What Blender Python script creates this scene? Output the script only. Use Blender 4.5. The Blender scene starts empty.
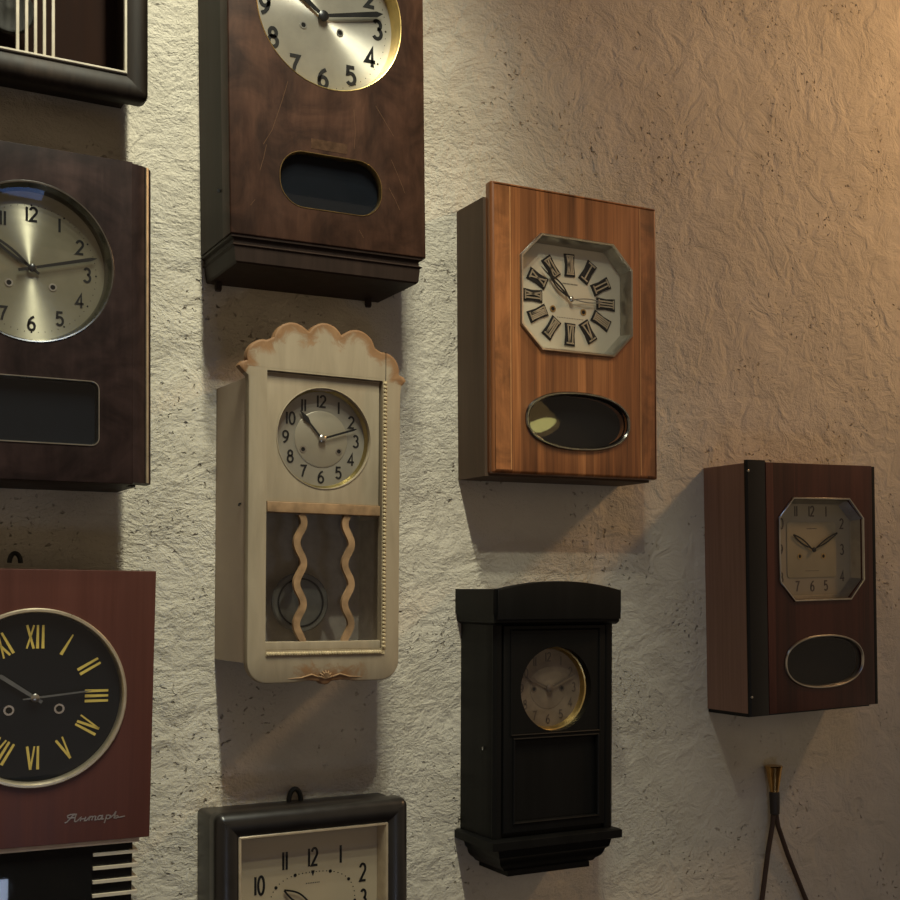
import bpy, bmesh, math, random
from mathutils import Vector, Matrix
random.seed(7)
SC = bpy.context.scene
COL = SC.collection
EYE = 1.55            # camera height above the floor (m)
mm = 0.001
PI = math.pi

# ------------------------------------------------------------------ node helpers
class NT:
    def __init__(s, name):
        s.m = bpy.data.materials.new(name); s.m.use_nodes = True
        s.t = s.m.node_tree; s.t.nodes.clear()
        s.out = s.t.nodes.new('ShaderNodeOutputMaterial')
    def n(s, typ, **kw):
        nd = s.t.nodes.new('ShaderNode' + typ)
        for k, v in kw.items():
            if k.startswith('i_'):
                nd.inputs[k[2:].replace('_', ' ')].default_value = v
            else:
                setattr(nd, k, v)
        return nd
    def l(s, a, b): s.t.links.new(a, b)
    def coords(s, scale=(1, 1, 1), loc=(0, 0, 0), rot=(0, 0, 0)):
        if not hasattr(s, 'tc'): s.tc = s.n('TexCoord')
        mp = s.n('Mapping'); mp.inputs['Scale'].default_value = scale
        mp.inputs['Location'].default_value = loc; mp.inputs['Rotation'].default_value = rot
        s.l(s.tc.outputs['Object'], mp.inputs['Vector']); return mp.outputs[0]
    def noise(s, vec, scale, detail=4, rough=.55, dist=0.0):
        nd = s.n('TexNoise'); s.l(vec, nd.inputs['Vector'])
        nd.inputs['Scale'].default_value = scale; nd.inputs['Detail'].default_value = detail
        nd.inputs['Roughness'].default_value = rough; nd.inputs['Distortion'].default_value = dist
        return nd.outputs['Fac']
    def ramp(s, fac, stops):
        r = s.n('ValToRGB'); e = r.color_ramp.elements
        while len(e) < len(stops): e.new(.5)
        for el, (p, c) in zip(e, stops):
            el.position = p; el.color = c if len(c) == 4 else (*c, 1)
        s.l(fac, r.inputs[0]); return r.outputs[0]
    def math(s, op, a, b=None, c=None, clamp=False):
        nd = s.n('Math', operation=op); nd.use_clamp = clamp
        for i, v in enumerate((a, b, c)):
            if v is None: continue
            if isinstance(v, (int, float)): nd.inputs[i].default_value = v
            else: s.l(v, nd.inputs[i])
        return nd.outputs[0]
    def mix(s, fac, a, b, mode='MIX'):
        nd = s.n('Mix', data_type='RGBA', blend_type=mode)
        for sock, v in ((nd.inputs[0], fac), (nd.inputs[6], a), (nd.inputs[7], b)):
            if isinstance(v, (int, float)): sock.default_value = v
            elif isinstance(v, tuple): sock.default_value = v if len(v) == 4 else (*v, 1)
            else: s.l(v, sock)
        return nd.outputs[2]
    def bsdf(s, color, rough=.5, metal=0.0, spec=.5, bump=None, bstr=.3, bdist=.001, coat=0, coat_r=.1, aniso=0):
        p = s.n('BsdfPrincipled')
        for nm, v in (('Base Color', color), ('Roughness', rough), ('Metallic', metal)):
            if isinstance(v, tuple): p.inputs[nm].default_value = v if len(v) == 4 else (*v, 1)
            elif isinstance(v, (int, float)): p.inputs[nm].default_value = v
            else: s.l(v, p.inputs[nm])
        p.inputs['Specular IOR Level'].default_value = spec
        p.inputs['Coat Weight'].default_value = coat; p.inputs['Coat Roughness'].default_value = coat_r
        if bump is not None:
            b = s.n('Bump'); b.inputs['Strength'].default_value = bstr; b.inputs['Distance'].default_value = bdist
            s.l(bump, b.inputs['Height']); s.l(b.outputs[0], p.inputs['Normal'])
        if aniso:
            p.inputs['Anisotropic'].default_value = aniso; p.inputs['Anisotropic Rotation'].default_value = .25
            tg = s.n('Tangent', direction_type='RADIAL', axis='Y'); s.l(tg.outputs[0], p.inputs['Tangent'])
        s.l(p.outputs[0], s.out.inputs[0]); s.p = p; return p

def srgb(r, g, b):
    f = lambda c: (c / 255 / 12.92) if c / 255 <= .04045 else ((c / 255 + .055) / 1.055) ** 2.4
    return (f(r), f(g), f(b), 1)

# ------------------------------------------------------------------ materials
def m_plain(name, col, rough=.5, metal=0.0, spec=.5, coat=0, var=.12, scale=60):
    t = NT(name); v = t.coords()
    n = t.noise(v, scale, 3)
    dark = tuple(c * (1 - var) for c in col[:3]); lite = tuple(min(1, c * (1 + var)) for c in col[:3])
    c = t.ramp(n, [(.3, dark), (.7, lite)])
    r = t.math('MULTIPLY_ADD', n, .12, rough - .06)
    t.bsdf(c, r, metal, spec, coat=coat); return t.m

def m_wood(name, c0, c1, c2, rough=.4, gx=70, gz=3.5, coat=0.0, spec=.4, broad=9, strips=None, blotch=0.0, bstr=.15):
    """vertical grain: noise stretched along Z, over broad figure"""
    t = NT(name)
    v = t.coords((gx, gx, gz)); n1 = t.noise(v, 1.0, 6, .62, .6)
    vb = t.coords((broad, broad, broad * .18)); n2 = t.noise(vb, 1.0, 3, .5, 1.2)
    vf = t.coords((gx * 5, gx * 5, gz * 5)); n3 = t.noise(vf, 1.0, 2, .5)
    s = t.math('MULTIPLY_ADD', n2, .55, t.math('MULTIPLY_ADD', n1, .5, t.math('MULTIPLY_ADD', n3, .22, -.14)))
    c = t.ramp(s, [(.3, c0), (.5, c1), (.72, c2)])
    if strips:
        vs = t.coords(); sx = t.n('SeparateXYZ'); t.l(vs, sx.inputs[0])
        fl = t.math('FLOOR', t.math('MULTIPLY', t.math('ADD', sx.outputs[0], 1.0), strips))
        wn = t.n('TexWhiteNoise', noise_dimensions='1D'); t.l(fl, wn.inputs['W'])
        k = t.ramp(wn.outputs[0], [(0, (.62, .58, .56)), (1, (1.22, 1.2, 1.15))])
        c = t.mix(1.0, c, k, 'MULTIPLY')
    if blotch:
        bn = t.noise(t.coords((1, 1, 1)), 14, 5, .6, 1.5)
        k = t.ramp(bn, [(.35, (.6, .6, .6)), (.65, (1 + blotch, 1 + blotch, 1 + blotch))])
        c = t.mix(1.0, c, k, 'MULTIPLY')
    r = t.math('MULTIPLY_ADD', n1, .2, rough - .1)
    t.bsdf(c, r, 0, spec, bump=s, bstr=bstr, bdist=.0006, coat=coat); return t.m

def m_brushed(name, col, rough=.33, aniso=.85, metal=.65):
    t = NT(name); v = t.coords((1, 1, 1))
    n = t.noise(v, 45, 4, .6)
    c = t.ramp(n, [(.3, tuple(x * .86 for x in col[:3])), (.7, col[:3])])
    t.bsdf(c, rough, metal, .5, aniso=aniso); return t.m

def m_glass(name, tint=(1, 1, 1), rough=.02, ior=1.5):
    t = NT(name)
    tr = t.n('BsdfTransparent'); tr.inputs[0].default_value = (*tint, 1)
    gl = t.n('BsdfGlossy'); gl.inputs['Roughness'].default_value = rough
    lw = t.n('LayerWeight'); lw.inputs['Blend'].default_value = .5
    r0 = ((ior - 1) / (ior + 1)) ** 2
    fr = t.math('MULTIPLY_ADD', t.math('POWER', lw.outputs['Facing'], 5.0), 1 - r0, r0, clamp=True)
    mx = t.n('MixShader'); t.l(fr, mx.inputs[0]); t.l(tr.outputs[0], mx.inputs[1]); t.l(gl.outputs[0], mx.inputs[2])
    t.l(mx.outputs[0], t.out.inputs[0]); return t.m

def m_glow(name, col, strength):
    t = NT(name); e = t.n('Emission'); e.inputs[0].default_value = (*col, 1); e.inputs[1].default_value = strength
    t.l(e.outputs[0], t.out.inputs[0]); return t.m

def m_plaster():
    t = NT('rough_plaster')
    # slow warp so the trowel strokes swirl
    v0 = t.coords()
    wn = t.n('TexNoise'); t.l(v0, wn.inputs['Vector']); wn.inputs['Scale'].default_value = 5; wn.inputs['Detail'].default_value = 2
    va = t.n('VectorMath', operation='SCALE'); t.l(wn.outputs['Color'], va.inputs[0]); va.inputs['Scale'].default_value = .07
    vd = t.n('VectorMath', operation='ADD'); t.l(v0, vd.inputs[0]); t.l(va.outputs[0], vd.inputs[1])
    mp = t.n('Mapping'); t.l(vd.outputs[0], mp.inputs[0]); mp.inputs['Rotation'].default_value = (0, math.radians(14), 0)
    mp.inputs['Scale'].default_value = (78, 78, 150)
    strokes = t.noise(mp.outputs[0], 1.0, 7, .66, .15)
    grain = t.noise(vd.outputs[0], 250, 4, .6)
    lumps = t.noise(vd.outputs[0], 26, 4, .55, .6)
    pitn = t.noise(v0, 120, 2, .5, .4)
    patch = t.noise(v0, 7.5, 3, .55)
    pmask = t.math('MULTIPLY', t.ramp(pitn, [(.29, (1, 1, 1)), (.37, (0, 0, 0))]),
                   t.ramp(patch, [(.50, (0, 0, 0)), (.60, (1, 1, 1))]))
    rough_zone = t.ramp(t.noise(v0, 5.5, 3, .6), [(.36, (.28, .28, .28)), (.64, (1.0, 1.0, 1.0))])
    h = t.math('MULTIPLY', strokes, .95)
    h = t.math('MULTIPLY_ADD', grain, .42, h)
    sx = t.n('SeparateXYZ'); t.l(v0, sx.inputs[0])
    mr = t.n('MapRange'); t.l(sx.outputs[0], mr.inputs[0])
    for i, q in enumerate((.75, 1.5, 1.0, .36)): mr.inputs[i + 1].default_value = q     # the plaster is floated smoother to the right
    h = t.math('MULTIPLY', t.math('MULTIPLY', h, rough_zone), mr.outputs[0])
    h = t.math('MULTIPLY_ADD', lumps, 1.2, h)
    h = t.math('MULTIPLY_ADD', pmask, -.7, h)
    tone = t.noise(v0, 6, 4, .6, .8)
    c = t.ramp(tone, [(.3, (.50, .455, .365)), (.7, (.585, .54, .445))])
    c = t.mix(t.math('MULTIPLY', pmask, .6), c, (.17, .13, .09))
    t.bsdf(c, .92, 0, .15, bump=h, bstr=1.0, bdist=.0068); return t.m

M = {}
M['plaster'] = m_plaster()
M['floor'] = m_wood('floor_boards', (.05, .03, .02), (.09, .055, .035), (.14, .09, .06), .5, strips=9)
M['ceiling'] = m_plain('ceiling_paint', (.18, .15, .12), .9)
M['espresso'] = m_wood('espresso_wood', (.013, .0072, .0068), (.020, .0115, .0105), (.034, .020, .0175), .5, 40, 5, blotch=.5, spec=.10)
M['walnut'] = m_wood('walnut_veneer', (.022, .0098, .0062), (.036, .0162, .0098), (.058, .027, .0155), .46, 45, 9, blotch=.45, spec=.16)
M['walnut_side'] = m_wood('walnut_side', (.014, .0085, .0062), (.022, .013, .0095), (.034, .020, .0145), .55, 60, 3, spec=.15)
M['mahogany'] = m_wood('mahogany_veneer', (.060, .0185, .0125), (.076, .0235, .016), (.094, .030, .0205), .45, 90, 2.2, spec=.35)
M['teak'] = m_wood('teak_veneer', (.10, .036, .012), (.25, .093, .030), (.42, .18, .065), .36, 120, 2.6, coat=.25, strips=70, spec=.45)
M['teak_pale'] = m_wood('teak_edge_veneer', (.15, .055, .018), (.29, .11, .036), (.40, .17, .062), .36, 60, 5, coat=.25, spec=.45, blotch=.15)
M['inlay'] = m_plain('pale_inlay', (.42, .20, .075), .4)
M['case_brown'] = m_wood('case_brown', (.055, .034, .021), (.075, .047, .030), (.095, .062, .041), .6, 50, 2, spec=.25)
M['rosewood'] = m_wood('rosewood_veneer', (.030, .009, .006), (.070, .021, .014), (.10, .032, .021), .4, 90, 2, strips=22, spec=.35)
M['rosewood_side'] = m_wood('rosewood_side', (.19, .105, .072), (.27, .155, .11), (.35, .205, .145), .45, 100, 2, spec=.35)
M['black_paint'] = m_plain('black_paint', (.0075, .0075, .007), .45, 0, .3)
M['black_plastic'] = m_plain('black_plastic', (.0045, .0045, .0045), .4, 0, .25)
M['black_wood'] = m_wood('ebonised_wood', (.003, .003, .0028), (.0042, .0041, .0039), (.006, .0058, .0054), .45, 60, 3, spec=.13)
M['bakelite'] = m_plain('bakelite', (.014, .012, .0105), .32, 0, .5)
M['umber_wood'] = m_wood('dark_umber_frame', (.010, .0072, .0052), (.021, .0152, .011), (.046, .033, .024), .5, 50, 6, spec=.14)
M['interior'] = m_plain('dark_interior', (.30, .27, .225), .8)
M['interior_brown'] = m_wood('interior_brown', (.010, .0042, .0026), (.015, .0062, .0038), (.021, .009, .0052), .7, 40, 3, spec=.05)
M['bob_grey'] = m_plain('dull_bob', (.10, .095, .08), .7, .0, .2)
M['dark_bob'] = m_plain('dark_bob', (.030, .028, .022), .6, 0, .2)
M['lamp_brass'] = m_glow('glowing_shade', (.62, .40, .16), 2.2)
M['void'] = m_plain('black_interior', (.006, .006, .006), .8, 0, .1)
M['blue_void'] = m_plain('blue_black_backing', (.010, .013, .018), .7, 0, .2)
M['chrome'] = m_plain('chrome', (.62, .60, .55), .22, 1.0, var=.08)
M['steel'] = m_plain('dull_steel', (.42, .40, .35), .3, 1.0, var=.12)
M['dark_steel'] = m_plain('dark_steel', (.24, .235, .22), .22, 1.0, var=.2)
M['bright_brass'] = m_plain('polished_brass', (.55, .34, .12), .2, 1.0, var=.15)
M['brass'] = m_plain('brass', (.62, .45, .17), .36, 1.0, var=.15)
M['dull_brass'] = m_plain('dull_brass', (.32, .25, .09), .32, .9, var=.2)
M['old_brass'] = m_plain('aged_brass', (.40, .27, .11), .33, 1.0, var=.2)
M['champagne'] = m_brushed('champagne_dial', (.27, .255, .185), .32, .92)
M['silver_dial'] = m_brushed('silver_dial', (.43, .405, .34), .38, .88)
M['beige'] = m_plain('beige_dial', (.35, .29, .19), .5, 0, .4, var=.05, scale=14)
M['cream'] = m_plain('cream_dial', (.46, .39, .27), .5, 0, .4, var=.06, scale=20)
M['cream_gold'] = m_plain('cream_gold_dial', (.43, .37, .23), .5, .0, .4, var=.1, scale=14)
M['pale_dial'] = m_plain('pale_grey_dial', (.52, .47, .345), .5, .1, .5, var=.08, scale=14)
M['grey_dial'] = m_plain('grey_silvered_dial', (.235, .215, .17), .4, .3, .5, var=.12, scale=22)
M['grey_inner'] = m_plain('silvered_centre', (.30, .265, .195), .38, .35, .5, var=.08, scale=22)
M['dim_cream'] = m_plain('yellowed_dial', (.27, .23, .15), .5, 0, .4, var=.08, scale=14)
M['tan_inner'] = m_plain('tan_centre', (.29, .245, .14), .5, 0, .4, var=.08, scale=22)
M['brown_dial'] = m_plain('tarnished_dial', (.15, .11, .072), .5, .2, .4, var=.28, scale=26)
M['navy_dial'] = m_plain('blue_black_dial', (.004, .0055, .0075), .45, 0, .2, var=.2, scale=10)
M['ink'] = m_plain('black_ink', (.010, .010, .010), .6, 0, .12)
M['faded_ink'] = m_plain('faded_ink', (.055, .035, .022), .6)
M['grey_ink'] = m_plain('grey_ink', (.06, .05, .04), .6)
M['yellow'] = m_plain('yellow_numeral', (.66, .50, .11), .4, .2)
M['hand_grey'] = m_plain('grey_hand', (.16, .16, .15), .4, .6)
M['hand_dark'] = m_plain('gunmetal_hand', (.022, .022, .022), .3, .6)
M['ivory'] = m_plain('ivory_bar', (.47, .42, .325), .4)
M['pale_ply'] = m_plain('pale_ply_edge', (.42, .33, .25), .6)
M['paint_white'] = None
M['worn_brown'] = m_plain('worn_brown_paint', (.265, .165, .085), .6, 0, .3, var=.42, scale=38)
M['gilt'] = m_plain('gilt_beads', (.42, .34, .20), .5, .1, .5, var=.25, scale=200)
M['cord'] = m_plain('dark_cord', (.05, .026, .015), .7)
M['leather'] = m_plain('dark_leather', (.022, .015, .011), .55)
M['glass'] = m_glass('clear_glass')
M['dark_glass'] = m_glass('smoked_glass', (.55, .58, .62))
M['paper'] = m_plain('faded_paper_label', (.062, .034, .020), .8, 0, .05, var=.3, scale=120)
M['logo'] = m_plain('silver_lettering', (.30, .26, .22), .35, .7)

def m_distressed():
    """old grey-white paint, rubbed through to brown where the 'wear' attribute is high"""
    t = NT('distressed_white_paint')
    at = t.n('Attribute', attribute_name='wear', attribute_type='GEOMETRY')
    v = t.coords(); n = t.noise(v, 42, 5, .65, .8); st = t.noise(t.coords((60, 60, 9)), 1.0, 4, .6, .4)
    base = t.ramp(st, [(.3, (.26, .212, .142)), (.7, (.33, .272, .187))])
    brown = t.ramp(n, [(.3, (.16, .078, .032)), (.7, (.27, .155, .075))])
    w = t.math('ADD', t.math('MULTIPLY', at.outputs['Fac'], 1.1), t.math('MULTIPLY_ADD', n, 1.5, -1.0))
    f = t.ramp(t.math('MULTIPLY', w, t.math('GREATER_THAN', at.outputs['Fac'], .01)), [(.3, (0, 0, 0)), (.62, (1, 1, 1))])
    c = t.mix(f, base, brown)
    t.bsdf(c, .62, 0, .3, bump=st, bstr=.2, bdist=.0006); return t.m
M['paint_white'] = m_distressed()
M['paint_side'] = m_plain('greyed_side_paint', (.42, .335, .26), .65, 0, .25, var=.07, scale=12)

# ------------------------------------------------------------------ outlines (x, z) in mm, counter-clockwise
def circle(cx, cz, r, n=72, rz=None):
    rz = rz or r
    return [(cx + r * math.cos(2 * PI * i / n), cz + rz * math.sin(2 * PI * i / n)) for i in range(n)]
def superoval(cx, cz, rx, rz, e=2.3, n=96):
    o = []
    for i in range(n):
        a = 2 * PI * i / n; c, s = math.cos(a), math.sin(a)
        o.append((cx + rx * math.copysign(abs(c) ** (2 / e), c), cz + rz * math.copysign(abs(s) ** (2 / e), s)))
    return o
def rect(x0, x1, z0, z1): return [(x0, z0), (x1, z0), (x1, z1), (x0, z1)]
def rrect(x0, x1, z0, z1, r, n=8):
    o = []
    for cx, cz, a0 in ((x1 - r, z0 + r, -90), (x1 - r, z1 - r, 0), (x0 + r, z1 - r, 90), (x0 + r, z0 + r, 180)):
        for i in range(n + 1):
            a = math.radians(a0 + 90 * i / n); o.append((cx + r * math.cos(a), cz + r * math.sin(a)))
    return o
def octagon(x0, x1, z0, z1, cx, cz):
    return [(x0 + cx, z0), (x1 - cx, z0), (x1, z0 + cz), (x1, z1 - cz), (x1 - cx, z1), (x0 + cx, z1), (x0, z1 - cz), (x0, z0 + cz)]
def area2(o): return sum(o[i][0] * o[(i + 1) % len(o)][1] - o[(i + 1) % len(o)][0] * o[i][1] for i in range(len(o)))
def inset(o, k):
    if abs(k) < 1e-9: return list(o)
    n = len(o); out = []
    for i in range(n):
        p, q, r = Vector(o[i - 1]), Vector(o[i]), Vector(o[(i + 1) % n])
        a = (q - p).normalized(); b = (r - q).normalized()
        na = Vector((-a.y, a.x)); nb = Vector((-b.y, b.x))
        m = na + nb
        if m.length < 1e-6: m = na
        m.normalize(); d = max(.35, m.dot(na)); w = q + m * (k / d); out.append((w.x, w.y))
    return out

# ------------------------------------------------------------------ mesh builder: x right, d out of the wall, z up (mm)
class MB:
    def __init__(s): s.bm = bmesh.new(); s.wear = s.bm.verts.layers.float.new('wear')
    def v(s, x, d, z): return s.bm.verts.new((x * mm, -d * mm, z * mm))
    def f(s, vs):
        try: return s.bm.faces.new(vs)
        except ValueError: return None
    def fill(s, loops):
        es = []
        for lp in loops:
            for i in range(len(lp)):
                e = s.bm.edges.get((lp[i], lp[(i + 1) % len(lp)])) or s.bm.edges.new((lp[i], lp[(i + 1) % len(lp)]))
                es.append(e)
        bmesh.ops.triangle_fill(s.bm, use_beauty=True, use_dissolve=False, edges=es)
    def sweep(s, outline, prof, cap0=True, cap1=True, holes=(), closed=False, wear=None):
        """prof: list of (inset, d); rings joined, capped at both ends, holes cut right through"""
        rings = []
        for k, d in prof:
            rings.append([s.v(x, d, z) for x, z in inset(outline, k)])
        n = len(outline)
        pairs = list(zip(rings, rings[1:])) + ([(rings[-1], rings[0])] if closed else [])
        for a, b in pairs:
            for i in range(n): s.f((a[i], a[(i + 1) % n], b[(i + 1) % n], b[i]))
        if closed: return s
        h0, h1 = [], []
        for h in holes:
            A = [s.v(x, prof[0][1], z) for x, z in h]; B = [s.v(x, prof[-1][1], z) for x, z in h]
            for i in range(len(h)): s.f((A[i], B[i], B[(i + 1) % len(h)], A[(i + 1) % len(h)]))
            h0.append(A); h1.append(B)
        if cap0: s.fill([rings[0]] + h0)
        if cap1: s.fill([rings[-1]] + h1)
        if wear:
            for r, w in zip(rings, wear):
                for vv in r: vv[s.wear] = w
        return s
    def plate(s, outline, d0, d1, bevel=0.0, holes=(), seg=3):
        if bevel <= 0: return s.sweep(outline, [(0, d0), (0, d1)], holes=holes)
        prof = [(0, d0)] + [(bevel * (1 - math.cos(PI / 2 * i / seg)), d1 - bevel * (1 - math.sin(PI / 2 * i / seg))) for i in range(seg + 1)]
        return s.sweep(outline, prof, holes=holes)
    def box(s, x0, x1, d0, d1, z0, z1, bevel=0.0):
        return s.plate(rect(x0, x1, z0, z1), d0, d1, bevel)
    def hprism(s, sections):
        """stack of rectangles (x0,x1,d0,d1,z) from the top down"""
        rs = [[s.v(x0, d0, z), s.v(x1, d0, z), s.v(x1, d1, z), s.v(x0, d1, z)] for x0, x1, d0, d1, z in sections]
        for a, b in zip(rs, rs[1:]):
            for i in range(4): s.f((a[i], a[(i + 1) % 4], b[(i + 1) % 4], b[i]))
        s.f(rs[0]); s.f(rs[-1]); return s
    def zprism(s, outline_xd, z0, z1):
        a = [s.v(x, d, z0) for x, d in outline_xd]; b = [s.v(x, d, z1) for x, d in outline_xd]; n = len(a)
        for i in range(n): s.f((a[i], a[(i + 1) % n], b[(i + 1) % n], b[i]))
        s.fill([a]); s.fill([b]); return s
    def lathe(s, cx, cz, prof, n=64, axis='d', hollow=False):
        """prof: (radius, d) about the axis that leaves the wall, or (radius, z) about a vertical axis with cz = depth"""
        rings = []
        for r, h in prof:
            ring = []
            for i in range(n):
                a = 2 * PI * i / n
                if axis == 'd': ring.append(s.v(cx + r * math.cos(a), h, cz + r * math.sin(a)))
                else: ring.append(s.v(cx + r * math.cos(a), cz + r * math.sin(a), h))
            rings.append(ring)
        for a, b in list(zip(rings, rings[1:])) + ([(rings[-1], rings[0])] if hollow else []):
            for i in range(n): s.f((a[i], a[(i + 1) % n], b[(i + 1) % n], b[i]))
        if not hollow: s.f(rings[0]); s.f(rings[-1])
        return s
    def dome(s, cx, cz, r, d0, rise, n=64, k=8):
        prev = None
        for j in range(k):
            t = 1 - j / k; ring = [s.v(cx + r * t * math.cos(2 * PI * i / n), d0 + rise * (1 - t * t), cz + r * t * math.sin(2 * PI * i / n)) for i in range(n)]
            if prev:
                for i in range(n): s.f((prev[i], prev[(i + 1) % n], ring[(i + 1) % n], ring[i]))
            prev = ring
        c = s.v(cx, d0 + rise, cz)
        for i in range(n): s.f((prev[i], prev[(i + 1) % n], c))
        return s
    def flat(s, outline, d):
        s.fill([[s.v(x, d, z) for x, z in outline]]); return s
    def tube(s, pts, r, n=10, closed=False):
        P = [Vector(p) for p in pts]; m = len(P); rings = []; up = None
        for i in range(m):
            if closed: t = (P[(i + 1) % m] - P[i - 1]).normalized()
            else: t = (P[min(i + 1, m - 1)] - P[max(i - 1, 0)]).normalized()
            if up is None:
                up = Vector((0, 1, 0)) if abs(t.y) < .9 else Vector((1, 0, 0))
            up = (up - t * up.dot(t)).normalized(); w = t.cross(up)
            rr = r[i] if isinstance(r, (list, tuple)) else r
            rings.append([s.v(*(P[i] + (up * math.cos(2 * PI * j / n) + w * math.sin(2 * PI * j / n)) * rr)) for j in range(n)])
        pr = list(zip(rings, rings[1:])) + ([(rings[-1], rings[0])] if closed else [])
        for a, b in pr:
            for j in range(n): s.f((a[j], a[(j + 1) % n], b[(j + 1) % n], b[j]))
        if not closed: s.f(rings[0]); s.f(rings[-1])
        return s
    def ribbon(s, pts, w, d0, d1, closed=False):
        P = [Vector(p) for p in pts]; m = len(P); L, R = [], []
        ws = w if isinstance(w, (list, tuple)) else [w] * m
        for i in range(m):
            if closed or 0 < i < m - 1:
                a = (P[i] - P[i - 1]).normalized(); b = (P[(i + 1) % m] - P[i]).normalized()
            else:
                a = b = (P[1] - P[0]).normalized() if i == 0 else (P[-1] - P[-2]).normalized()
            na, nb = Vector((-a.y, a.x)), Vector((-b.y, b.x)); q = na + nb
            if q.length < 1e-4: q = na
            q.normalize(); q *= (ws[i] / 2) / max(.45, q.dot(na)); L.append(P[i] + q); R.append(P[i] - q)
        A = [(s.v(l.x, d1, l.y), s.v(r.x, d1, r.y), s.v(l.x, d0, l.y), s.v(r.x, d0, r.y)) for l, r in zip(L, R)]
        for i in range(m if closed else m - 1):
            a, b = A[i], A[(i + 1) % m]
            s.f((a[0], a[1], b[1], b[0])); s.f((a[0], b[0], b[2], a[2])); s.f((a[1], a[3], b[3], b[1]))
        if not closed:
            for a in (A[0], A[-1]): s.f((a[0], a[2], a[3], a[1]))
        return s
    def carcass(s, x0, x1, z0, z1, d1, t=9, back=6):
        s.plate(rect(x0, x1, z0, z1), .5, d1, 0, [rect(x0 + t, x1 - t, z0 + t, z1 - t)])
        return s.box(x0 + t - .5, x1 - t + .5, .5, back, z0 + t - .5, z1 - t + .5)
    def build(s, name, mat, parent=None, angle=35, wearfn=None, offset=None):
        if wearfn:
            for vv in s.bm.verts: vv[s.wear] = wearfn(vv.co.x / mm, -vv.co.y / mm, vv.co.z / mm)
        if name.endswith('_glass'):      # open sheets: every face looks out of the clock
            s.bm.normal_update()
            bmesh.ops.reverse_faces(s.bm, faces=[f for f in s.bm.faces if f.normal.y > 0])
        else: bmesh.ops.recalc_face_normals(s.bm, faces=s.bm.faces)
        me = bpy.data.meshes.new(name); s.bm.to_mesh(me); s.bm.free()
        me.materials.append(M[mat] if isinstance(mat, str) else mat)
        for p in me.polygons: p.use_smooth = True
        me.set_sharp_from_angle(angle=math.radians(angle))
        o = bpy.data.objects.new(name, me); COL.objects.link(o)
        if parent: o.parent = parent
        return o

def thing(name, label, cat, loc, roll=0.0, lean=0.0, group=None):
    o = bpy.data.objects.new(name, None); COL.objects.link(o)
    o.empty_display_size = .05
    o.location = loc; o.rotation_euler = (math.radians(lean), -math.radians(roll), 0)
    o['label'] = label; o['category'] = cat
    if group: o['group'] = group
    return o

# ------------------------------------------------------------------ numerals
def arc(cx, cz, r, a0, a1, n=14, rz=None):
    rz = rz or r
    return [(cx + r * math.cos(math.radians(a0 + (a1 - a0) * i / n)), cz + rz * math.sin(math.radians(a0 + (a1 - a0) * i / n))) for i in range(n + 1)]
DIG = {
 '0': [(arc(0, 0, .27, 0, 345, 26, .5), True)],
 '1': [([(0, .5), (0, -.5)], False)],
 '2': [(arc(0, .23, .26, 165, -25, 14, .27) + [(-.26, -.46), (.29, -.46)], False)],
 '3': [(arc(-.01, .26, .23, 150, -80, 14, .24), False), (arc(-.01, -.22, .27, 85, -150, 16, .28), False)],
 '4': [([(.12, -.5), (.12, .5), (-.30, -.2), (.32, -.2)], False)],
 '5': [([(.24, .46), (-.17, .46), (-.2, .06)] + arc(0, -.18, .27, 125, -145, 16, .30), False)],
 '6': [(arc(0, -.22, .26, 0, 345, 22, .28), True), ([(.2, .48), (0, .38), (-.16, .2), (-.25, -.05), (-.26, -.24)], False)],
 '7': [([(-.28, .46), (.27, .46), (.02, -.05), (-.1, -.5)], False)],
 '8': [(arc(0, .26, .21, 0, 342, 20, .23), True), (arc(0, -.22, .27, 0, 345, 22, .28), True)],
 '9': [(arc(0, .22, .26, 0, 345, 22, .28), True), ([(-.2, -.48), (0, -.38), (.16, -.2), (.25, .05), (.26, .24)], False)],
}
def numeral(dial, txt, cx, cz, h, w, d, mat='ink', aspect=1.0, gap=.6, rot=0.0):
    mb = MB(); n = len(txt)
    wid = [(.18 if c == '1' else .6) for c in txt]; tot = sum(wid) + .14 * (n - 1); x = -tot / 2
    for c, wc in zip(txt, wid):
        ox = x + wc / 2; x += wc + .14
        for pts, cl in DIG[c]:
            q = []
            for px, pz in pts:
                X, Z = (px + ox) * h * aspect, pz * h
                q.append((cx + X * math.cos(rot) - Z * math.sin(rot), cz + X * math.sin(rot) + Z * math.cos(rot)))
            mb.ribbon(q, w, d, d + .5, cl)
    return mb.build('numeral', mat, dial)
ROM = {'I': [[(0, .5), (0, -.5)]], 'V': [[(-.3, .5), (0, -.5)], [(.3, .5), (0, -.5)]], 'X': [[(-.28, .5), (.28, -.5)], [(.28, .5), (-.28, -.5)]]}
RN = ['XII', 'I', 'II', 'III', 'IIII', 'V', 'VI', 'VII', 'VIII', 'IX', 'X', 'XI']

def hole(dial, x, z, r, d, rim='steel'):
    o = MB().lathe(x, z, [(r, d), (r, d + .8), (r * .62, d + .8), (r * .62, d + .2)], 24).build('winding_hole', rim, dial)
    MB().lathe(x, z, [(r * .64, d + .1), (r * .64, d + .35)], 20).build('winding_arbor', 'void', o)
    return o

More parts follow.
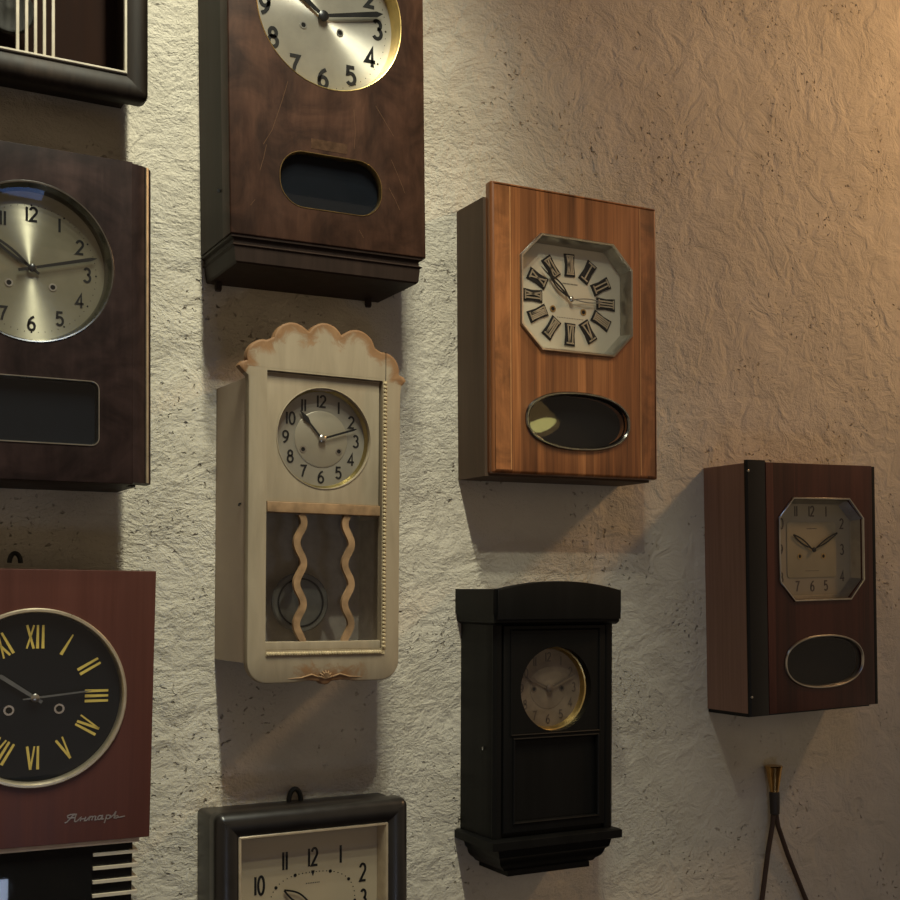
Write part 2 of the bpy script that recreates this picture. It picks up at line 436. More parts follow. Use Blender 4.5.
def taper_hand(root, name, cx, cz, tip, w0, w1, d, mat, tail=0.0, shape='taper'):
    dx, dz = tip[0] - cx, tip[1] - cz; L = math.hypot(dx, dz); ux, uz = dx / L, dz / L
    P = lambda t: (cx + ux * t, cz + uz * t)
    mb = MB()
    if shape == 'spade':
        mb.ribbon([P(-tail), P(0), P(L * .55), P(L * .72), P(L)], [w0, w0, w0 * .9, w1, .4], d, d + .8)
    elif shape == 'loop':
        a, b = L * .12, L * .98
        n = 10; up = [(t, w1 / 2 * math.sin(PI * (t - a) / (b - a)) + .2) for t in [a + (b - a) * i / n for i in range(n + 1)]]
        mb.ribbon([P(-tail), P(0), P(a)], w0, d, d + .8)
        for sg in (1, -1):
            mb.ribbon([(cx + ux * t - uz * o * sg, cz + uz * t + ux * o * sg) for t, o in up], w0, d, d + .8)
    else:
        mb.ribbon([P(-tail), P(0), P(L * .9), P(L)], [w1 * .8, w0, w1, .5], d, d + .8)
    return mb.build(name, mat, root)
def cap(root, cx, cz, r, d, mat):
    return MB().lathe(cx, cz, [(r, d), (r, d + 2), (r * .6, d + 3.2)], 24).build('hand_nut', mat, root)

GROUP = 'old clocks hung on the plaster wall'

# ================================================================== the setting
def structure(o): o['kind'] = 'structure'; return o
w = MB().box(-2600, 4200, -120, 0, -1550, 2250).build('wall_back', 'plaster'); w.location = (0, 0, EYE); structure(w)
w = MB().box(-2600, 4200, 0, 5200, -1650, -1550).build('floor', 'floor'); w.location = (0, 0, EYE); structure(w)
w = MB().box(-2600, 4200, 0, 5200, 2250, 2350).build('ceiling', 'ceiling'); w.location = (0, 0, EYE); structure(w)

def at(x, z): return (x, 0, EYE + z)

# ================================================================== 1 teak clock with octagonal dial and oval window
def clock_teak():
    c = thing('wall_clock', 'orange teak wall clock with an octagonal Roman numeral dial and oval window', 'clock', at(1.0290, .3735), .41, group=GROUP)
    MB().carcass(-152, 144, -212, 191, 80).build('case', 'case_brown', c)
    oct_o = octagon(-97, 97, -23, 142, 35, 35); ov = superoval(1, -127, 88, 39)
    fp = MB().plate(rrect(-147.5, 149.5, -208.5, 212, 3, 3), 80, 96, 5, [oct_o, ov]).build('front_panel', 'teak', c)
    for s in (-1, 1):
        x0, x1 = sorted((s * 117.5, s * 143))
        MB().box(x0, x1, 95.7, 96.25, -203, 206.5).build('edge_veneer', 'teak_pale', fp)
        MB().box(s * 116.6 - .9, s * 116.6 + .9, 95.7, 96.35, -203, 206.5).build('inlay', 'inlay', fp)
    # octagon bezel: outer flange, then an inner wall falling back to the dial
    oo = octagon(-101, 101, -27, 146, 36, 36)
    MB().sweep(oo, [(0, 95.5), (.3, 99), (1.5, 100.5), (4, 100), (5.5, 97), (8, 82), (9.5, 78.5), (6, 78), (5, 95.5)], closed=True).build('bezel', 'steel', c)
    dl = MB().plate(octagon(-96, 96, -22, 141, 34, 34), 69, 78).build('dial', 'pale_dial', c)
    cz = 58
    for k in range(12):
        a = k * PI / 6; x, z = -2 + 66 * math.sin(a), cz + 52 * math.cos(a)
        flip = 3 < k < 9
        th = -math.atan2(x * .92, (z - cz)); r2 = th + (PI if flip else 0)
        R = lambda px, pz: (x + px * math.cos(r2) - pz * math.sin(r2), z + px * math.sin(r2) + pz * math.cos(r2))
        txt = RN[k]; n = len(txt)
        base = [R(*p) for p in ((-9.5, -17), (9.5, -17), (8, 0), (9.5, 17), (-9.5, 17), (-8, 0))]
        nm = MB().plate(base, 78, 80, .8).build('numeral', 'ink', dl)
        mb = MB()
        def stroke(px0, pz0, px1, pz1): mb.ribbon([R(px0, pz0), R(px1, pz1)], 2.0, 80, 81.2)
        wd = {'I': 1, 'V': 2, 'X': 2}; tot = sum(wd[q] for q in txt); u = 12.0 / max(tot, 2); xx = -u * tot / 2
        for q in txt:
            ww = wd[q] * u; mid = xx + ww / 2; xx += ww
            if q == 'I': stroke(mid, 13, mid, -13)
            elif q == 'V': stroke(mid - ww * .36, 13, mid, -13); stroke(mid + ww * .36, 13, mid, -13)
            else: stroke(mid - ww * .34, 13, mid + ww * .34, -13); stroke(mid + ww * .34, 13, mid - ww * .34, -13)
        stroke(-6.5, 13.4, 6.5, 13.4); stroke(-6.5, -13.4, 6.5, -13.4)
        mb.build('numeral_facing', 'ivory_metal', dl)
    for x in (-32, 23): hole(dl, x, cz - 16, 5, 78, 'old_brass')
    mb = MB()
    for i in range(11): mb.box(-14 + i * 2.5, -14 + i * 2.5 + 1.6, 78, 78.2, 81, 83)
    for i in range(16): mb.box(-24 + i * 3, -24 + i * 3 + 1.6, 78, 78.2, 30, 31)
    mb.build('maker_mark', 'grey_ink', dl)
    taper_hand(c, 'hour_hand', -2, cz, (-40, cz + 34), 2.2, 9, 82, 'hand_dark', 0, 'loop')
    taper_hand(c, 'minute_hand', -2, cz, (55, cz + 1), 1.5, 5, 84, 'hand_grey', 0, 'loop')
    taper_hand(c, 'alarm_hand', -2, cz, (-55, cz + 43), 1.4, 1.6, 83, 'ink')
    cap(c, -2, cz, 4, 84, 'steel')
    MB().flat(octagon(-95, 95, -21, 140, 34, 34), 95).build('dial_glass', 'glass', c)
    MB().sweep(superoval(1, -127, 94, 44), [(0, 95), (0, 98.5), (1.5, 100.5), (3.5, 100.5), (5, 99), (6.5, 90), (5, 90)], closed=True).build('window_rim', 'dark_steel', c)
    MB().flat(superoval(1, -127, 89, 39), 93).build('window_glass', 'glass', c)
    MB().flat(superoval(1, -127, 92, 43), 79).build('window_backing', 'void', c)
    return c

# ================================================================== 2 rosewood clock at right
def clock_rosewood():
    c = thing('wall_clock', 'dark rosewood wall clock at far right with black left strip and octagonal Arabic dial', 'clock', at(1.5032, .0004), 1.25, group=GROUP)
    MB().carcass(-148, 139, -203, 203, 100).build('case', 'rosewood_side', c)
    MB().box(-146, 128, .5, 98, -209, -202.5).build('base_board', 'black_plastic', c)
    MB().zprism([(-148.5, 100), (-107, 100), (-107, 104), (-110, 106), (-146, 106), (-148.5, 104)], -207, 208).build('hinge_strip', 'black_plastic', c)
    for z in (190, -176): MB().lathe(-145, z, [(2.2, 100), (2.2, 106.5), (1.2, 107)], 12).build('hinge_pin', 'steel', c)
    oct_o = octagon(-78, 108, -20, 145, 31, 31); ov = superoval(18, -126, 85, 41)
    MB().plate(rect(-106.5, 135, -206, 205), 100, 105, .8, [oct_o, ov]).build('door', 'rosewood', c)
    MB().box(135, 142, 98, 105, -206, 204, 1).build('edge_strip', 'black_plastic', c)
    MB().sweep(octagon(-82, 113, -24.5, 149, 33, 34), [(0, 104), (.3, 107), (1.2, 108), (3, 107.5), (4.5, 104), (9, 86), (10, 84), (5, 83), (4.4, 104)], closed=True).build('bezel', 'steel', c)
    dl = MB().plate(octagon(-78, 108, -20, 145, 31, 31), 79, 83).build('dial', 'dim_cream', c)
    cx, cz = 14, 62
    MB().plate(rrect(cx - 57, cx + 55, cz - 47, cz + 47, 6), 83, 84.2, .6).build('dial_centre', 'tan_inner', dl)
    for t, x, z in (('12', 0, 65), ('1', 34, 65), ('2', 70, 44), ('3', 70, 0), ('4', 70, -46), ('5', 31, -61), ('6', 0, -61), ('7', -34, -61), ('8', -70, -46), ('9', -70, 0), ('10', -70, 44), ('11', -35, 65)):
        numeral(dl, t, cx + x, cz + z, 17, 2.4, 83, 'faded_ink', .8)
    for x in (-29, 25): hole(dl, cx + x, cz - 11, 5, 84, 'old_brass')
    mb = MB()
    for i in range(9): mb.box(cx - 12 + i * 2.6, cx - 10.4 + i * 2.6, 84.1, 84.4, cz + 35, cz + 36.6)
    for i in range(12): mb.box(cx - 16 + i * 2.6, cx - 14.6 + i * 2.6, 84.1, 84.4, cz - 36, cz - 35)
    mb.build('maker_mark', 'grey_ink', dl)
    taper_hand(c, 'hour_hand', cx, cz, (cx - 45, cz + 26), 2.2, 6, 86, 'ink', 3, 'loop')
    taper_hand(c, 'minute_hand', cx, cz, (cx + 56, cz + 29), 2.0, 5, 87.5, 'ink', 3, 'loop')
    cap(c, cx, cz, 4, 87.5, 'ink')
    MB().flat(octagon(-77, 107, -19, 144, 31, 31), 104).build('dial_glass', 'glass', c)
    MB().sweep(superoval(18, -126, 90, 45), [(0, 104), (0, 106.5), (1.2, 108), (2.6, 108), (4, 106.5), (5.5, 99), (4, 99)], closed=True).build('window_rim', 'steel', c)
    MB().flat(superoval(18, -126, 86, 41), 102).build('window_glass', 'glass', c)
    MB().flat(superoval(18, -126, 88, 44), 90).build('window_backing', 'void', c)
    return c

# ================================================================== 3 black clock
def clock_black():
    c = thing('wall_clock', 'black painted pendulum clock with arched cornice, stepped base and tarnished round dial', 'clock', at(.9876, -.2076), -.24, group=GROUP)
    hole_o = circle(2, 57, 62)
    MB().plate(rect(-105, 105, -158, 158), .5, 74).build('case', 'black_wood', c)
    # front frame in which the door sits
    MB().plate(rect(-105, 105, -158, 158), 74, 92, .8, [rect(-90, 90, -150, 152)]).build('front_frame', 'black_wood', c)
    dr = MB().plate(rect(-89, 89, -149, 151), 86, 99, 1.0, [hole_o, rect(-70, 75, -134, -15)]).build('door', 'black_wood', c)
    # raised beads around the door panels
    MB().sweep(rect(-78, 80, -9, 146), [(0, 98.5), (0, 100.2), (1.2, 101), (2.4, 100.2), (2.4, 98.5)], closed=True).build('panel_bead', 'black_wood', dr)
    MB().sweep(rect(-73, 78, -137, -12), [(0, 98.5), (0, 100.6), (1.5, 101.4), (3, 100.6), (4, 96), (3, 96)], closed=True).build('panel_bead', 'black_wood', dr)
    MB().box(-71, 76, 90, 93, -135, -14).build('panel', 'black_wood', dr)
    for s in (-1, 1):
        MB().zprism([(s * 105, 92), (s * 90, 92), (s * 90, 96), (s * 93, 99), (s * 100, 99), (s * 105, 95)][::s], -156, 156).build('stile_moulding', 'black_wood', c)
    # cornice: moulded side returns, arched front board
    MB().hprism([(-115, 108, .5, 113, 204), (-115, 108, .5, 113, 170), (-112, 107, .5, 110, 164), (-112, 107, .5, 110, 156), (-106, 106, .5, 104, 152)]).build('cornice', 'black_wood', c)
    top = [(x, 203 + 13 * (1 - (x / 106.) ** 2)) for x in range(106, -107, -8)]
    MB().plate([(-109, 160), (106, 160), (106, 203)] + top[1:-1] + [(-106, 203), (-109, 203)], 96, 116, 1.2).build('arched_crest', 'black_wood', c)
    # dial
    MB().lathe(1, 57, [(64, 74.5), (64, 84), (62.5, 86), (60.5, 85), (57.5, 77.2), (57.5, 74.5)], 72, hollow=True).build('bezel', 'brass', c)
    dl = MB().lathe(1, 57, [(60, 74.6), (60, 77)], 72).build('dial', 'brown_dial', c)
    MB().lathe(1, 57, [(31, 76.9), (31, 77.4), (30, 77.6)], 48).build('dial_centre', 'brown_dial', dl)
    for k in range(1, 13):
        a = k * PI / 6; numeral(dl, str(k), 1 + 46 * math.sin(a), 57 + 46 * math.cos(a), 13, 1.7, 77, 'faded_ink', .8)
    for x in (-25, 24): hole(dl, 1 + x, 56, 4.6, 77.5, 'faded_ink')
    taper_hand(c, 'hour_hand', 1, 57, (-37, 74), 2.6, 8, 80, 'faded_ink', 4, 'spade')
    taper_hand(c, 'minute_hand', 1, 57, (46, 77), 2.4, 3.2, 81.5, 'faded_ink', 4)
    cap(c, 1, 57, 5.5, 81.5, 'faded_ink')
    MB().dome(1, 57, 62.5, 87, 5).build('dial_glass', 'glass', c)
    # base
    MB().hprism([(-111, 108, .5, 110, -156), (-115, 111, .5, 114, -158), (-115, 111, .5, 114, -169), (-108, 107, .5, 109, -171)]).build('base_rail', 'black_wood', c)
    prof = [(-100, 99, 104, -171), (-98, 97, 103, -178), (-97, 96, 102, -183), (-93, 92, 97, -187), (-91.5, 90, 95, -193), (-88, 87, 92, -198), (-82, 81, 87, -202), (-79, 78, 85, -206), (-73, 73, 84, -206.5)]
    MB().hprism([(a, b, .5, e, z) for a, b, e, z in prof]).build('base_moulding', 'black_wood', c)
    MB().hprism([(-71, 71, .5, 83, -206), (-72, 72, .5, 84, -208), (-72, 72, .5, 84, -215)]).build('plinth', 'black_wood', c)
    MB().tube([(-105, 70, -26), (-108, 72, -26), (-109, 73, -30)], 1.2, 8).build('side_hook', 'steel', c)
    return c

# ================================================================== 4 white distressed clock
def clock_white():
    c = thing('wall_clock', 'distressed white pendulum clock with scalloped crest, gilt beading and two wavy slats', 'clock', at(.6150, .0845), -.43, group=GROUP)
    D = 120.5
    # hollow case: back, two sides, top and bottom in one carcass
    mb = MB().box(-112, 106, .5, 8, -183, 183)
    mb.zprism([(-112, 8), (-98, 8), (-98, 108), (-106.8, 108)], -183, 183); mb.box(98, 106, 8, 108, -183, 183)
    mb.box(-98, 98, 8, 108, 175, 183); mb.box(-98, 98, 8, 108, -183, -175)
    mb.build('case', 'paint_side', c)
    MB().box(-98, 98, 8, 9.5, -175, 175).build('backboard', 'interior', c)
    for s in (-1, 1):
        MB().box(*sorted((s * 97.8, s * 96.5)), 9.5, 107, -175, 10).build('side_lining', 'interior', c)
    # front board outline with scalloped crest
    ax = -2.5
    R_ = []                       # right half, from bottom centre up to crest top
    bot = [(0, -213), (5, -212), (9, -208.5), (22, -207), (45, -209.5), (80, -209.5)]
    R_ += bot
    R_ += [(80 + 27.5 * math.sin(t), -181.5 - 28 * math.cos(t)) for t in [PI / 2 * i / 7 for i in range(1, 8)]]
    R_ += [(107.5, -150), (107.5, 176), (108.5, 184), (112, 189), (115, 192)]
    def lobe(cx, cz, r, a0, a1, n=9): return [(cx + r * math.cos(math.radians(a0 + (a1 - a0) * i / n)), cz + r * math.sin(math.radians(a0 + (a1 - a0) * i / n))) for i in range(n + 1)]
    cr = [(118.5, 196), (115, 201), (107, 203.5)] + lobe(84, 208, 24, -8, 98) + lobe(45, 231, 27, 12, 128) + lobe(0, 236, 26, 28, 90)
    half = R_ + cr
    left = [(-x, z) for x, z in half][::-1]
    full = half[:-1] + left
    full = [(x + (ax if z > 185 else 0), z) for x, z in full[:-1]]
    opening = rect(-83, 80.5, -167, 193)
    inner = lambda x, z: z > 190
    def wear(x, d, z):
        if z < -198: return max(0, 1.15 - abs(x - 5) / 75)
        if z < 188: return 0.02
        best = min(math.hypot(x - px, z - pz) for px, pz in crest_pts)
        return max(0.02, 1 - best / 36)
    crest_pts = [p for p in full if p[1] > 188]
    fb = MB().sweep(full, [(0, 108), (0, D - 2.5), (.8, D - .8), (2.5, D)], holes=[opening]).build('front_board', 'paint_white', c, wearfn=wear)
    # crest is re-faced with a finer skin so the rubbed paint has vertices to follow
    mb = MB(); ring = inset([p for p in full], 2.6)
    cs = [p for p in ring if p[1] > 197]
    xs0, xs1 = min(p[0] for p in cs), max(p[0] for p in cs)
    N = 72; cols = []
    def ztop(x):
        best = 198
        for i in range(len(ring)):
            (xa, za), (xb, zb) = ring[i], ring[(i + 1) % len(ring)]
            if min(za, zb) > 186 and min(xa, xb) - 1e-6 <= x <= max(xa, xb) + 1e-6 and abs(xb - xa) > 1e-6:
                best = max(best, za + (zb - za) * (x - xa) / (xb - xa))
        return best
    for i in range(N + 1):
        x = xs0 + 3 + (xs1 - xs0 - 6) * i / N; zt = ztop(x)
        cols.append([mb.v(x, D + .15, 196 + (zt - .3 - 196) * j / 9) for j in range(10)])
    for a, b in zip(cols, cols[1:]):
        for j in range(9): mb.f((a[j], b[j], b[j + 1], a[j + 1]))
    mb.build('crest_facing', 'paint_white', fb, wearfn=wear)
    MB().box(84.2, 85.0, D - .5, D + .35, 193, 232).build('seam', 'ink', fb)
    # carved shell under the door
    mb = MB()
    for i in range(-3, 4):
        a = i * .42; mb.tube([(0, D, -205), (7 * math.sin(a), D + 2.2, -205 + 8 * math.cos(a)), (11 * math.sin(a), D + .5, -205 + 11 * math.cos(a))], [1.3, 1.5, .6], 8)
    for s in (-1, 1):
        mb.tube([(s * 9, D, -203), (s * 20, D + 1.6, -199), (s * 34, D + 1, -203), (s * 52, D, -204)], [1.0, 1.3, 1.0, .4], 8)
    mb.build('carving', 'worn_brown', c)
    # dial panel, set back in the opening
    hl = circle(-1, 111, 66, 80)
    MB().plate(rect(-82, 78, 25, 190), 107, 114.5, .8, [hl]).build('dial_panel', 'paint_white', c)
    MB().sweep(circle(-1, 111, 67.5, 80), [(0, 114), (.3, 115.4), (1.4, 115.6), (2.0, 112), (1.6, 112)], closed=True).build('dial_rim', 'paint_white', c)
    MB().box(-83, 78.5, 110, 116, 189.8, 191.6).build('door_top_bar', 'paint_white', c)
    MB().box(-81, 79, 106, 118.5, 11, 25, 1.2).build('shelf_bar', 'worn_brown', c)
    MB().box(-83, 80.5, 106, 117.5, -167, -156, 1).build('door_bottom_bar', 'paint_white', c)
    # dial
    MB().lathe(0, 111.5, [(70, 98), (70, 106), (66, 106), (62.5, 101.5), (62.5, 98)], 72, hollow=True).build('bezel', 'dull_brass', c)
    dl = MB().lathe(0, 111.5, [(67, 97), (67, 100)], 72).build('dial', 'grey_dial', c)
    MB().lathe(0, 111.5, [(37.5, 99.5), (37.5, 100.6), (36.2, 101.2)], 64).build('dial_centre', 'grey_inner', dl)
    for k in range(1, 13):
        a = k * PI / 6; numeral(dl, str(k), 50 * math.sin(a), 111.5 + 50 * math.cos(a), 15.5, 2.5, 100, 'ink', .88)
    for x in (-26, 25): hole(dl, x, 96.5, 4.5, 101)
    taper_hand(c, 'hour_hand', 0, 111.5, (-31, 147), 2.6, 7, 103, 'ink', 5, 'spade')
    taper_hand(c, 'minute_hand', 0, 111.5, (50, 128), 2.6, 2.8, 104.5, 'ink', 5)
    cap(c, 0, 111.5, 5.2, 104.5, 'steel')
    MB().flat(circle(-1, 111, 65.5), 111).build('dial_glass', 'glass', c)
    # lower window
    MB().flat(rect(-82, 82, -157, 12), 107.5).build('window_glass', 'glass', c)
    for s in (-1, 1):
        pts = [(s * 34 - s * 4.8 * math.sin((9 - z) / 53 * 2 * PI + .4), z) for z in [11 - 168 * i / 60 for i in range(61)]]
        MB().ribbon(pts if s > 0 else [(2 * -34 - x if False else x, z) for x, z in pts], 9, 110, 116).build('wavy_slat', 'worn_brown', c)
    pd = MB().lathe(-4, -106, [(41, 36), (41, 39), (39, 41), (34, 41), (32, 39.5), (5, 40.5), (2, 42)], 64).build('pendulum_bob', 'bob_grey', c)
    MB().lathe(-4, -106, [(33.5, 40.5), (33.5, 42), (31.5, 42), (31.5, 40.5)], 64, hollow=True).build('bob_ring', 'ink', pd)
    MB().box(-6, -2, 36, 38, -66, 100).build('pendulum_rod', 'bob_grey', c)
    # gilt bead strips
    mb = MB()
    z = -164.0
    while z < 191:
        mb.lathe(83.8, z, [(1.4, 119.5), (2.7, 120.8), (2.7, 122.2), (1.4, 123.6)], 8); z += 5.2
    mb.box(81.2, 86.4, 119.5, 121.2, -168, 193); mb.build('bead_strip', 'gilt', c)
    mb = MB(); x = -80.0
    while x < 81:
        mb.lathe(x, -171.5, [(1.4, 119.5), (2.7, 120.8), (2.7, 122.2), (1.4, 123.6)], 8); x += 3.6
    mb.box(-83, 85, 119.5, 122, -174, -169); mb.build('bead_strip', 'gilt', c)
    MB().tube([(-106, 92, 22), (-110, 94, 22), (-111, 94.5, 19)], 1.3, 8).build('side_hook', 'ink', c)
    return c

# ================================================================== 5 walnut clock, top centre
def clock_walnut():
    c = thing('wall_clock', 'scratched brown walnut clock with round silver dial above a pill-shaped dark window', 'clock', at(.6174, .5118), .69, group=GROUP)
    TOP = 372
    out = [(-137, -66), (139, -66), (139, 330)] + [(138 * math.cos(a), 330 + 42 * math.sin(a)) for a in [PI * i / 24 for i in range(1, 24)]] + [(-137, 330)]
    MB().sweep(inset(out, 1.5), [(0, .5), (0, 100)]).build('case', 'walnut_side', c)
    pill = rrect(-70, 73, -21, 51, 33, 12)
    fp = MB().plate(out, 100, 130, 2, [circle(3, 240, 102, 90), pill]).build('front_panel', 'walnut', c)
    MB().lathe(3, 240, [(104, 101), (104, 128), (102, 130.6), (101.2, 130.2), (100, 124), (98, 109), (98, 101)], 90, hollow=True).build('bezel', 'brass', c)
    dl = MB().lathe(1, 240, [(103, 104), (103, 107.5)], 90).build('dial', 'silver_dial', c)
    cx, cz = 0, 241
    for k in range(1, 13):
        a = k * PI / 6; numeral(dl, str(k), cx + 80 * math.sin(a), cz + 80 * math.cos(a), 24, 4.9, 107.5, 'ink', .92)
    mb = MB()
    for i in range(60):
        a = i * PI / 30; r = .55 if i % 5 else 1.4
        mb.lathe(cx + 92.5 * math.sin(a), cz + 92.5 * math.cos(a), [(r, 107.4), (r, 107.9)], 8)
    mb.build('minute_track', 'ink', dl)
    for x in (-27, 25): hole(dl, cx + x, cz - 15.5, 5, 107.5, 'steel')
    taper_hand(c, 'hour_hand', cx, cz, (cx - 46, cz + 33), 4, 9, 111, 'hand_dark', 6)
    taper_hand(c, 'minute_hand', cx, cz, (cx + 86, cz + 20), 4, 7.5, 113, 'hand_dark', 6)
    cap(c, cx, cz, 7, 112, 'hand_dark')
    MB().dome(3, 240, 99, 125, 7).build('dial_glass', 'glass', c)
    MB().sweep(pill, [(-.8, 129.6), (-.6, 130.6), (.1, 130.6), (.8, 129), (1.6, 122), (.8, 122)], closed=True).build('window_rim', 'old_brass', fp)
    MB().flat(inset(pill, 1), 125).build('window_glass', 'dark_glass', c)
    MB().plate(inset(pill, .3), 112, 118).build('window_backing', 'blue_void', c)
    MB().box(-27, 24, 129.6, 130.25, 57, 70).build('paper_label', 'paper', fp)
    MB().hprism([(-135, 135, .5, 128, -66), (-135, 135, .5, 128, -69), (-131, 131, .5, 124, -71), (-131, 131, .5, 124, -76), (-134, 134, .5, 129, -79), (-131, 131, .5, 127, -81), (-129, 129, .5, 126, -99), (-127, 127, .5, 124, -101)]).build('plinth', 'walnut_side', c)
    for x in (-117, 104): MB().lathe(x, 16, [(5, -101), (5, -110), (4, -113)], 14, 'z').build('peg_foot', 'walnut_side', c)
    MB().lathe(-138, -2, [(2.4, 0), (2.4, 1)], 10).build('side_hook', 'ink', c).location = (0, -.088, 0)
    # long pale scratches in the varnish
    for pts in ([(-58, 138), (-66, 112), (-80, 72), (-92, 52)], [(34, 118), (36, 90), (34, 66)], [(-88, 52), (-92, 34), (-97, 18)],
                [(66, 128), (82, 106), (92, 92)], [(88, 60), (98, 40), (108, 18)], [(84, 22), (94, 6), (100, -6)], [(-110, -28), (-104, -20)], [(40, -40), (46, -50)]):
        MB().ribbon(pts, .5, 129.9, 130.15).build('scratch', M_scratch, fp)
    return c
M_scratch = m_plain('pale_scratch', (.11, .060, .034), .8, 0, .05)

# ================================================================== 6 espresso clock at left
def clock_espresso():
    c = thing('wall_clock', 'dark brown clock at the left edge with champagne Arabic dial and rectangular black window', 'clock', at(.240, .315), 0, group=GROUP)
    q = [(117 + 27 * math.sin(a), 116 + 23 * math.cos(a)) for a in [PI / 2 * i / 8 for i in range(9)]]
    # body from the moulded section, front flat with openings cut
    side = lambda s: [(s * 117, 100)] + [(s * x, d) for x, d in ([(144, 100)] + q[::-1])]
    MB().box(-130, 130, .5, 100, -192, 194).build('case', 'espresso', c)
    for s in (-1, 1):
        MB().zprism(side(s)[::s], -190, 192).build('side_moulding', 'espresso', c)
        MB().zprism([(s * 134.6, 136.0), (s * 137.6, 133.6), (s * 136.8, 132.4), (s * 133.8, 134.8)][::s], -189.5, 191.5).build('trim_line', 'ivory_metal', c)
    win = rrect(-77, 77, -148, -73, 9)
    cx, cz = 2, 60
    fp = MB().plate(rect(-117, 117, -192, 194), 100, 139.5, .8, [circle(cx, cz, 92.5, 90), win]).build('front_panel', 'espresso', c)
    MB().lathe(cx, cz, [(94, 118), (94, 139), (92.5, 140.4), (91, 140), (90, 135), (88, 131), (86.5, 124), (86, 120.5), (86, 118)], 90, hollow=True).build('bezel', 'dark_steel', c)
    dl = MB().lathe(cx, cz, [(88, 116), (88, 120)], 90).build('dial', 'champagne', c)
    dx, dz = 4, 56.5
    for k in range(1, 13):
        a = k * PI / 6; numeral(dl, str(k), dx + 63.5 * math.sin(a), dz + 63.5 * math.cos(a), 16, 2.7, 120, 'ink', .88)
    mb = MB()
    for i in range(60):
        a = i * PI / 30; r = .5 if i % 5 else 1.1
        mb.lathe(dx + 74 * math.sin(a), dz + 74 * math.cos(a), [(r, 119.9), (r, 120.3)], 8)
    mb.build('minute_track', 'ink', dl)
    for x in (-25, 24): hole(dl, dx + x, dz - 19, 4.6, 120, 'steel')
    taper_hand(c, 'hour_hand', dx, dz, (dx - 46, dz + 33), 3, 5, 123, 'hand_dark', 10, 'loop')
    taper_hand(c, 'minute_hand', dx, dz, (dx + 74, dz + 20), 3, 4.2, 125, 'hand_dark', 16)
    cap(c, dx, dz, 4.6, 124.5, 'hand_dark')
    MB().dome(cx, cz, 88, 134, 9).build('dial_glass', 'glass', c)
    MB().sweep(win, [(-1, 139), (-.8, 140.4), (.3, 140.4), (1, 138), (1.6, 128), (.6, 128)], closed=True).build('window_rim', 'steel', fp)
    MB().flat(inset(win, 1), 136).build('window_glass', 'dark_glass', c)
    MB().plate(inset(win, .3), 118, 128).build('window_backing', 'blue_void', c)
    return c

